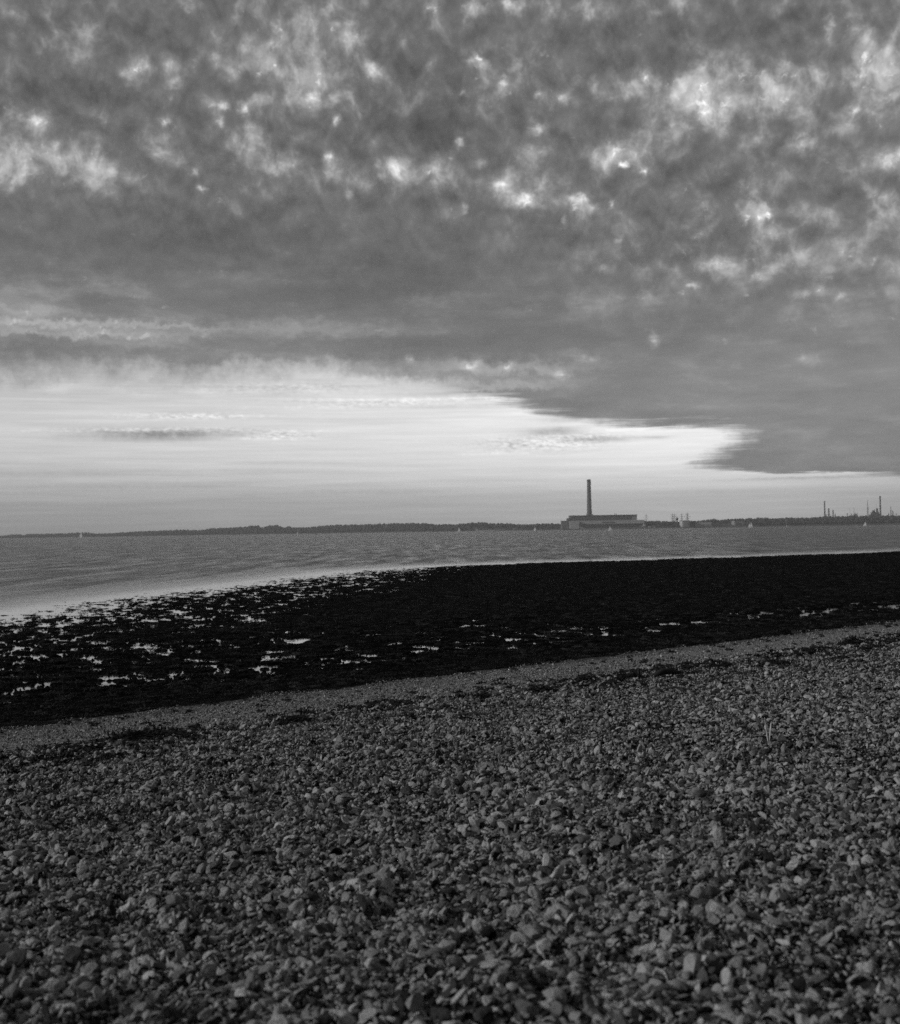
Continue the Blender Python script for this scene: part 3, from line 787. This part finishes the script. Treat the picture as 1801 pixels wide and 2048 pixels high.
IV1, IF1 = ico(2)
def wood(name, lo, hi, rows_, gap, label, clear=()):
    Vs, Fs, nb = [], [], 0
    r = np.random.default_rng(int(abs(lo) + 77))
    for row, (dr, hs) in enumerate(rows_):
        px = lo + r.uniform(0, gap)
        while px < hi:
            D0 = DS(px) + dr
            if not any(a < px < b_ and row < k for a, b_, k in clear):
                T = top_z(px, D0) * (hs if hs < 1 else 1) ; T *= r.uniform(.86, 1.05)
                base = max(0.6, top_z(px, DS(px) + 180) - 17) * np.interp(dr, [0, 12, 60, 160], [0, .12, .45, 1]) + 0.5
                if hs < 1: T = base + (top_z(px, D0) - base) * hs * r.uniform(.75, 1.1)
                hgt = max(T - base, 4.0); wd = min(hgt, 17) * r.uniform(.38, .62)
                p = at_ground(px, D0)
                v = IV1 * (1 + 0.34 * perlin(IV1[:, 0] * 2 + nb, IV1[:, 1] * 2 + IV1[:, 2] * 1.7, nb % 97))[:, None]
                v = v * np.array([wd, wd, hgt * .56]) + np.array([p.x, p.y + r.uniform(-8, 8), base + hgt * .46])
                Vs.append(v); Fs.append(IF1 + nb * len(IV1)); nb += 1
            px += gap * r.uniform(.5, 1.4)
    o = np_mesh(name, np.concatenate(Vs), np.concatenate(Fs), M['foliage'], smooth=True)
    return tag(o, label, 'woodland', kind='stuff')
wood('woodland', -380, 1132, [(25, .45), (70, .7), (140, 1), (190, 1), (260, 1)], 4.2, 'long dark wood along the low far shore left of the power station', clear=[(945, 1132, 2)])
wood('woodland', 1272, 2150, [(40, .5), (110, .75), (180, 1), (240, 1), (330, 1)], 4.2, 'dark wooded rise on the far shore right of the power station', clear=[(1272, 1345, 1), (1360, 1490, 3)])

def box_at(mb, px0, px1, py_top, py_bot, D, depth):
    a, b_ = at_ground(px0, D), at_ground(px1, D); zt = at((px0 + px1) / 2, py_top, D).z; zb = at((px0 + px1) / 2, py_bot, D).z if py_bot else 0.4
    mb.box(a.x, b_.x, D, D + depth, zb, zt); return a.x, b_.x, zb, zt

# power station
DP = 5110
c = at_ground(1205, DP)
ps = empty('power_station', (c.x, DP, 0), 'long flat-roofed power station building behind the tall chimney across the water', 'power station')
def part(name, mat, parent, *boxes):
    mb = MB(); ext = None
    for bx in boxes: ext = box_at(mb, *bx)
    o = mb.build(name, mat, parent); o.matrix_parent_inverse = Matrix.Translation(-Vector(parent.location)) if parent.type == 'EMPTY' else Matrix.Identity(4); return o
hall = part('turbine_hall', M['cladding'], ps, (1143, 1275, 1031.5, 1058, DP, 90))
roof = part('roof_parapet', M['roofing'], ps, (1142.4, 1275.6, 1030, 1031.6, DP - 2, 94))
part('end_bay', M['concrete'], hall, (1266, 1274.2, 1032.5, 1041, DP - 3, 3.2))
part('roof_vent', M['steel_dark'], roof, (1230.3, 1231.2, 1026.5, 1030, DP + 20, 3))
part('roof_vent', M['steel_dark'], roof, (1233.2, 1234.1, 1026.8, 1030, DP + 20, 3))
part('roof_house', M['roofing'], roof, (1174, 1188, 1028.5, 1030, DP + 30, 20))
part('boiler_annexe', M['cladding'], ps, (1136.6, 1143, 1036, 1058, DP - 1, 60))
annexe = part('stepped_annexe', M['brick'], ps, (1124, 1140, 1042.3, 1058, DP - 14, 40))
part('annexe_roof', M['roofing'], annexe, (1123.7, 1140.2, 1041.7, 1042.4, DP - 15, 42))
wing = part('lower_wing', M['cladding_pale'], ps, (1140, 1290, 1040.8, 1058, DP - 12, 11))
part('window_band', M['glazing'], wing, (1159, 1288, 1047.6, 1050.2, DP - 13.5, 1.2))
part('window_band', M['glazing'], wing, (1205, 1230, 1043.6, 1045.0, DP - 13.5, 1.2))
part('control_wing', M['cladding_pale'], ps, (1140.6, 1159, 1042, 1058, DP - 26, 12))
ch = at_ground(1181, DP - 4)
cz = at(1181, 959, DP + 30).z
ck = empty('chimney', (at_ground(1180, DP + 30).x, DP + 30, 0), 'very tall tapering concrete chimney rising over the power station', 'chimney')
mb = MB(); mb.lathe([(12.6, 0.3), (11.0, cz * .25), (9.4, cz * .5), (8.5, cz * .78), (8.0, cz * .955), (7.95, cz * .9552)], 36); mb.build('shaft', M['concrete_dark'] if False else M['cladding'], ck, True)
mb = MB(); mb.lathe([(7.96, cz * .9553), (8.25, cz * .957), (8.25, cz * .997), (7.9, cz), (6.0, cz), (5.8, cz - 3)], 36); mb.build('cap', M['concrete_dark'], ck)

def building(name, px0, px1, pt, D, depth, mat, label, roof=None, details=(), group=None):
    a = at_ground((px0 + px1) / 2, D); e = empty(name, (a.x, D, 0), label, 'building', group)
    wl = part('wall', mat, e, (px0, px1, pt, 0, D, depth))
    if roof: part('roof', roof, e, (px0 - .3, px1 + .3, pt - .8, pt + .1, D - 1.5, depth + 3))
    for nm, mt, q0, q1, t0, t1 in details: part(nm, mt, wl, (q0, q1, t0, t1, D - .8, .9))
    return e
building('shore_building', 952, 1030, 1055.6, 5270, 20, M['cladding_pale'], 'long low pale building on the shore left of the power station', M['roofing'], [('window_band', M['glazing'], 956, 1026, 1057.2, 1058.6)])
building('shore_building', 1056, 1086, 1053.4, 5180, 18, M['cladding'], 'dark low building on the shore behind the slim sail near the power station', M['roofing'], [('doorway', M['glazing'], 1064, 1072, 1055.5, 1059)])
building('shore_building', 1096, 1122, 1050.8, 5190, 20, M['cladding'], 'dark low shed just left of the power station', M['roofing'], [('doorway', M['glazing'], 1104, 1110, 1053.5, 1058)])
building('quay_building', 1162, 1285, 1051.8, 5075, 14, M['concrete'], 'long low quayside building in front of the power station', M['roofing'], [('window_band', M['glazing'], 1168, 1280, 1053.2, 1054.6)])
building('shore_building', 1288, 1292, 1047.3, 5072, 10, M['cladding_pale'], 'narrow pale building at the right end of the quayside building', M['roofing'], [('doorway', M['glazing'], 1289, 1290, 1052, 1056)])
building('shore_building', 1297, 1312, 1051.6, 5072, 12, M['cladding_pale'], 'small pale shed on the shore between quayside building and control tower', M['roofing'], [('doorway', M['glazing'], 1303, 1306, 1052.8, 1056)])
building('shore_building', 1316, 1328, 1047.5, 5085, 14, M['cladding'], 'dark shed among trees left of the control tower', M['roofing'], [('doorway', M['glazing'], 1320, 1324, 1050, 1055)])
building('hangar', 1365.5, 1379.3, 1041.8, 5085, 60, M['cladding_pale'], 'pale square hangar just right of the control tower', M['roofing'], [('hangar_door', M['concrete'], 1368, 1377, 1044.5, 1055)])
building('hangar', 1379.8, 1389.8, 1042.5, 5068, 60, M['cladding'], 'dark hangar end between the two pale hangars', M['roofing'], [('hangar_door', M['glazing'], 1381.5, 1388, 1044.5, 1055)])
building('hangar', 1390.4, 1424, 1043.3, 5082, 60, M['cladding_pale'], 'widest pale hangar right of the dark hangar end', M['roofing'], [('hangar_door', M['concrete'], 1405, 1423, 1047.8, 1055)])
building('hangar', 1426, 1436, 1045.5, 5090, 40, M['concrete'], 'grey shed at the right end of the widest hangar', M['roofing'], [('hangar_door', M['cladding'], 1429, 1434, 1049, 1055)])
building('hangar', 1469.5, 1487.5, 1041.2, 5092, 50, M['concrete'], 'separate grey hangar against the dark wood', M['roofing'], [('hangar_door', M['cladding'], 1473, 1484, 1045, 1054)])
building('jetty_shed', 1386, 1403, 1053.6, 5045, 10, M['cladding'], 'low dark quay in front of the dark hangar end', None, [('fender', M['glazing'], 1392, 1397, 1054.4, 1055.2)])

# control tower on the spit
D = 5050; a = at_ground(1355.2, D); e = empty('control_tower', (a.x, D, 0), 'dark lookout tower with bulging top left of the hangars', 'tower')
zt = at(1355, 1034, D).z
mb = MB(); mb.lathe([(5.5, .3), (5.0, 6), (2.1, 7), (2.0, zt * .66)], 16); mb.build('shaft', M['steel_dark'], e)
mb = MB(); mb.lathe([(2.0, zt * .66), (5.0, zt * .74), (5.6, zt * .80), (5.6, zt * .86)], 16); mb.build('lookout_cabin', M['glazing'], e)
mb = MB(); mb.lathe([(5.9, zt * .861), (5.9, zt * .885), (3.0, zt * .91), (1.0, zt * .925)], 16); mb.build('roof', M['steel_dark'], e)
for k, (ox, hh) in enumerate(((-3.6, .985), (0.2, 1.03), (3.6, .99))):
    mb = MB(); mb.tube([(ox, 0, zt * .87), (ox, 0, zt * hh)], .5, 6); mb.build('aerial', M['steel_dark'], e)

def pylon(px, pt, D, label, w=1.0):
    a = at_ground(px, D); zt = at(px, pt, D).z; e = empty('electricity_pylon', (a.x, D, 0), label, 'pylon', 'pylons behind the control tower', R(14))
    mb = MB(); b0, b1 = zt * .11, zt * .022
    for sx in (-1, 1):
        for sy in (-1, 1): mb.tube([(sx * b0, sy * b0, 2), (sx * b1 * 1.6, sy * b1 * 1.6, zt * .62), (sx * .3, sy * .3, zt)], [.42 * w, .36 * w, .22 * w], 4)
    for k in range(7):
        z0, z1 = zt * (.08 + .085 * k), zt * (.08 + .085 * (k + 1)); f0 = b0 + (b1 * 1.6 - b0) * z0 / (zt * .62); f1 = b0 + (b1 * 1.6 - b0) * z1 / (zt * .62)
        for sy in (-1, 1): mb.tube([(-f0, sy * f0, z0), (f1, sy * f1, z1)], .2 * w, 4); mb.tube([(f0, sy * f0, z0), (-f1, sy * f1, z1)], .2 * w, 4)
    mb.build('lattice_mast', M['steel'], e)
    for hz, aw in ((.64, .17), (.76, .22), (.88, .15)):
        mb = MB(); mb.tube([(-zt * aw, 0, zt * hz), (0, 0, zt * (hz + .035)), (zt * aw, 0, zt * hz)], [.2 * w, .5 * w, .2 * w], 4); mb.tube([(-zt * aw, 0, zt * hz), (zt * aw, 0, zt * hz)], .25 * w, 4)
        mb.build('crossarm', M['steel'], e)
pylon(1293.5, 1027.5, 6100, 'pylon standing alone between the power station and the control tower', .8)
pylon(1346, 1026.5, 5700, 'left pylon of the close pair left of the control tower')
pylon(1350, 1026.5, 5900, 'right pylon of the close pair left of the control tower')
pylon(1364.5, 1026.5, 5800, 'slim pylon just right of the control tower')
pylon(1376, 1025.5, 5500, 'clearest pylon with wide crossarms above the pale square hangar', 1.4)

# refinery on the right
DR = 6600
def stack(px, pt, wpx, label, name='refinery_chimney', D=DR, taper=.8, cat='chimney', kind='stack'):
    a = at_ground(px, D); zt = at(px, pt, D).z; r0 = wpx * D / FPX / 2
    e = empty(name, (a.x, D, 0), label, cat, 'refinery stacks and columns')
    mb = MB(); mb.lathe([(r0, 1), (r0 * (1 + taper) / 2, zt * .5), (r0 * taper, zt * .96)], 18); mb.build('shaft' if kind == 'stack' else 'column_shell', M['steel_dark'], e, True)
    mb = MB(); mb.lathe([(r0 * taper * 1.12, zt * .9602), (r0 * taper * 1.12, zt * .985), (r0 * taper * .9, zt)], 18); mb.build('rim' if kind == 'stack' else 'head', M['concrete_dark'], e)
    if kind == 'column':
        mb = MB()
        for k in range(3): mb.lathe([(r0 * 1.05, zt * (.5 + .15 * k)), (r0 * 1.45, zt * (.501 + .15 * k)), (r0 * 1.45, zt * (.515 + .15 * k)), (r0 * 1.05, zt * (.516 + .15 * k))], 14)
        mb.build('gallery', M['steel'], e)
    return e
def flare(px, pt, w, label, knee=None, D=DR):
    a = at_ground(px, D); zt = at(px, pt, D).z; e = empty('flare_stack', (a.x, D, 0), label, 'flare stack', 'refinery stacks and columns')
    zk = at(px, knee, D).z if knee else zt * .6
    mb = MB(); mb.tube([(0, 0, 1), (0, 0, zk), (0, 0, zt)], [w, w * .9, w * .45], 8); mb.build('pipe', M['steel_dark'], e)
    mb = MB()
    for k in range(3):
        an = k * 2.094; mb.tube([(math.cos(an) * w * 4, math.sin(an) * w * 4, 1), (math.cos(an) * w * 1.6, math.sin(an) * w * 1.6, zk)], w * .35, 5)
    for k in range(5): mb.lathe([(w * 1.2, zk * (.2 + .18 * k)), (w * 2.3, zk * (.2 + .18 * k) + .1), (w * 2.3, zk * (.2 + .18 * k) + .8), (w * 1.2, zk * (.2 + .18 * k) + .9)], 8)
    mb.build('derrick', M['steel'], e)
stack(1651, 1002, 2.9, 'leftmost tall dark refinery chimney above the wooded rise')
stack(1659, 1017, 3.3, 'short thick refinery column right of the leftmost tall chimney', 'refinery_column', cat='column', kind='column', taper=.75)
stack(1667.5, 1020, 2.4, 'shorter refinery column, second right of the leftmost tall chimney', 'refinery_column', cat='column', kind='column', taper=.85)
stack(1671.5, 1027.5, 2.2, 'squat vessel at the foot of the shorter refinery column', 'refinery_column', cat='column', kind='column')
stack(1653.6, 1028.5, 2.2, 'squat vessel at the foot of the leftmost tall chimney', 'refinery_column', cat='column', kind='column')
stack(1696.3, 1026.3, 1.5, 'small chimney standing in the gap left of the thin flare pair', taper=.9)
flare(1701.6, 1016, 1.0, 'left flare of the thin flare pair in mid refinery')
flare(1709.3, 1015, 1.1, 'right flare of the thin flare pair in mid refinery')
stack(1704.5, 1027, 1.7, 'stubby column between the thin flare pair', 'refinery_column', cat='column', kind='column')
stack(1711.6, 1025.3, 2.2, 'low column touching the right flare of the thin pair', 'refinery_column', cat='column', kind='column')
stack(1715.5, 1026.5, 2.0, 'low column second right of the thin flare pair', 'refinery_column', cat='column', kind='column')
flare(1737, 1000, 1.9, 'tall tapering flare stack left of the tallest refinery chimney', 1014)
stack(1762.3, 992, 3.3, 'tallest dark refinery chimney near the right edge', taper=.82)
stack(1747.5, 1020.5, 2.6, 'wide column at the left of the plant beside the tallest chimney', 'refinery_column', cat='column', kind='column')
stack(1751, 1018, 2.0, 'pointed column in the middle of the plant beside the tallest chimney', 'refinery_column', cat='column', kind='column', taper=.5)
stack(1756, 1016.3, 4.0, 'thickest column just left of the tallest chimney', 'refinery_column', cat='column', kind='column', taper=.75)
flare(1754.3, 1007, .9, 'thin mast rising from the plant beside the tallest chimney')
stack(1778.6, 1026.5, 1.6, 'small chimney right of the tallest refinery chimney', taper=.9)
flare(1783.3, 1012, 1.6, 'flare stack right of the tallest refinery chimney', 1020)
stack(1787.2, 1021, 2.0, 'column right of the rightmost flare stack', 'refinery_column', cat='column', kind='column')
stack(1794, 1027, 1.8, 'short column at the right edge of the refinery', 'refinery_column', cat='column', kind='column')
a = at_ground(1752, DR + 20); e = empty('process_plant', (a.x, DR + 20, 0), 'dense process plant block beside the tallest refinery chimney', 'plant')
part('lower_deck', M['cladding'], e, (1743, 1761, 1028.5, 0, DR + 20, 30))
part('middle_deck', M['steel_dark'], e, (1745.5, 1759.8, 1024.5, 1028.4, DR + 22, 24))
part('upper_deck', M['steel_dark'], e, (1748, 1752.2, 1021, 1024.4, DR + 24, 18))
a = at_ground(1713, DR + 40); e = empty('process_plant', (a.x, DR + 40, 0), 'low process plant block by the thin flare pair', 'plant')
part('lower_deck', M['cladding'], e, (1703, 1717, 1030.6, 0, DR + 40, 30))
part('upper_deck', M['steel_dark'], e, (1711, 1714.3, 1028.2, 1030.5, DR + 42, 20))

# ------------------------------------------------------------------ boats and buoys
def sailboat(px, py_base, py_top, D, label, rz, kinds=('main', 'jib'), lean=0.0, jib_off=0.0):
    p = at_ground(px, D); hgt = at(px, py_top, D).z - at(px, py_base, D).z
    e = empty('sailing_boat', (p.x, D, 0), label, 'sailing boat', 'sailing boats out on the water', R(rz)); e.rotation_euler = (R(lean), 0, R(rz))
    L = hgt * .74; bw_ = L * .15; mb = MB(); st = []
    for x_, w_, s_ in ((-.5, .55, .09), (-.25, .9, .085), (0, 1, .085), (.25, .75, .095), (.42, .35, .11), (.5, .04, .125)):
        st.append([(x_ * L, -bw_ * w_, s_ * L), (x_ * L, -bw_ * w_ * .75, -.02 * L), (x_ * L, 0, -.05 * L), (x_ * L, bw_ * w_ * .75, -.02 * L), (x_ * L, bw_ * w_, s_ * L)])
    vs = [q for r_ in st for q in r_]; fs = [(i * 5 + k, i * 5 + (k + 1) % 5, (i + 1) * 5 + (k + 1) % 5, (i + 1) * 5 + k) for i in range(5) for k in range(5)]
    fs += [(0, 1, 2, 3, 4), (29, 28, 27, 26, 25)]
    mb.add(vs, fs); mb.build('hull', M['hull'], e)
    mx = .06 * L
    mb = MB(); mb.tube([(mx, 0, .08 * L), (mx, 0, hgt)], [.012 * L, .007 * L], 6); mast = mb.build('mast', M['steel'], e)
    def sail(name, p0, p1, p2, belly):
        n_ = 8; rows_v = []
        for th in (-.004 * L, .004 * L):
            for i in range(n_ + 1):
                for j in range(n_ + 1):
                    u, v = i / n_, j / n_
                    foot = Vector(p0).lerp(Vector(p1), u); q_ = foot.lerp(Vector(p2), v)
                    q_.y += belly * math.sin(math.pi * min(1, u * .9 + .05)) * (1 - v) * (1 - .3 * v) + th
                    q_.x -= .05 * L * math.sin(math.pi * v) * (1 - u) * (1 if name == 'mainsail' else -.3)
                    rows_v.append(q_)
        m_ = n_ + 1; fs = []
        for b_ in (0, m_ * m_):
            for i in range(n_):
                for j in range(n_): fs.append(tuple((b_ + i * m_ + j, b_ + (i + 1) * m_ + j, b_ + (i + 1) * m_ + j + 1, b_ + i * m_ + j + 1)[::(1 if b_ else -1)]))
        mb = MB(); mb.add(rows_v, fs); mb.build(name, M['sail'], e, True)
    if 'main' in kinds:
        sail('mainsail', (-.46 * L, 0, .22 * L), (mx - .02 * L, 0, .20 * L), (mx - .015 * L, 0, hgt * .97), .07 * L)
        mb = MB(); mb.tube([(mx, 0, .19 * L), (-.47 * L, 0, .2 * L)], .012 * L, 6); mb.build('boom', M['steel'], mast)
    if 'jib' in kinds:
        sail('jib', (mx + .02 * L, 0, .16 * L), (.49 * L + jib_off, 0, .13 * L), (mx + .02 * L + jib_off * .6, 0, hgt * .86), .08 * L)
sailboat(162.5, 1077.5, 1065.5, 3100, 'pale yacht with two slender sails far out at the left', 140, jib_off=1.5)
sailboat(595.3, 1067.3, 1060, 2900, 'slimmest pale sail seen edge-on before the dark wood', 110)
sailboat(918.8, 1064.6, 1055, 2300, 'white yacht with broad triangular sail before the middle of the far wood', 150)
sailboat(1070.5, 1061, 1052.2, 2500, 'slim white sail near the dark shore buildings left of the power station', 128)
sailboat(1220.7, 1058.8, 1050, 1700, 'brightest white rounded sail below the power station building', 145, ('main', 'jib'))
sailboat(1503, 1054.3, 1043, 2600, 'yacht with two separate pale sails before the wooded rise', 146, jib_off=2.2)
sailboat(1574, 1052.3, 1048, 3300, 'tiny pale sail far off before the wooded rise', 130, ('main',))
sailboat(1731, 1051.2, 1042, 2300, 'grey-white tilted sail below the refinery', 140, ('main', 'jib'), lean=10)
def buoy(px, D, h, label):
    p = at_ground(px, D); e = empty('channel_buoy', (p.x, D, 0), label, 'buoy', 'dark buoys on the water')
    mb = MB(); mb.lathe([(h * .20, -.2), (h * .30, 0.05), (h * .30, h * .25), (h * .2, h * .3)], 14); mb.build('float', M['hull_dark'], e)
    mb = MB()
    for k in range(4):
        an = k * 1.571 + .6; mb.tube([(math.cos(an) * h * .18, math.sin(an) * h * .18, h * .28), (math.cos(an) * h * .06, math.sin(an) * h * .06, h * .8)], h * .03, 5)
    mb.lathe([(h * .10, h * .78), (h * .10, h * .82), (h * .03, h)], 10); mb.build('cage', M['hull_dark'], e)
buoy(632.5, 1900, 2.6, 'dark buoy on the water right of the slimmest sail')
buoy(1100, 2000, 3.0, 'dark buoy on the water just left of the power station')

# ------------------------------------------------------------------ haze
m = bpy.data.materials.new('sea_haze'); m.use_nodes = True; nt = m.node_tree; nt.nodes.clear()
pv = nt.nodes.new('ShaderNodeVolumePrincipled'); po = nt.nodes.new('ShaderNodeOutputMaterial')
pv.inputs['Color'].default_value = (0.95, 0.95, 0.95, 1); pv.inputs['Density'].default_value = 1.12e-4; pv.inputs['Anisotropy'].default_value = 0.65
pv.inputs['Density Attribute'].default_value = ''
nt.links.new(pv.outputs[0], po.inputs['Volume'])
mb = MB(); mb.box(-7000, 7000, -700, 8950, -9.0, 232)
hz = mb.build('haze', m); hz['kind'] = 'stuff'; hz['label'] = 'thin sea haze in the air between beach and far shore'; hz['category'] = 'haze'
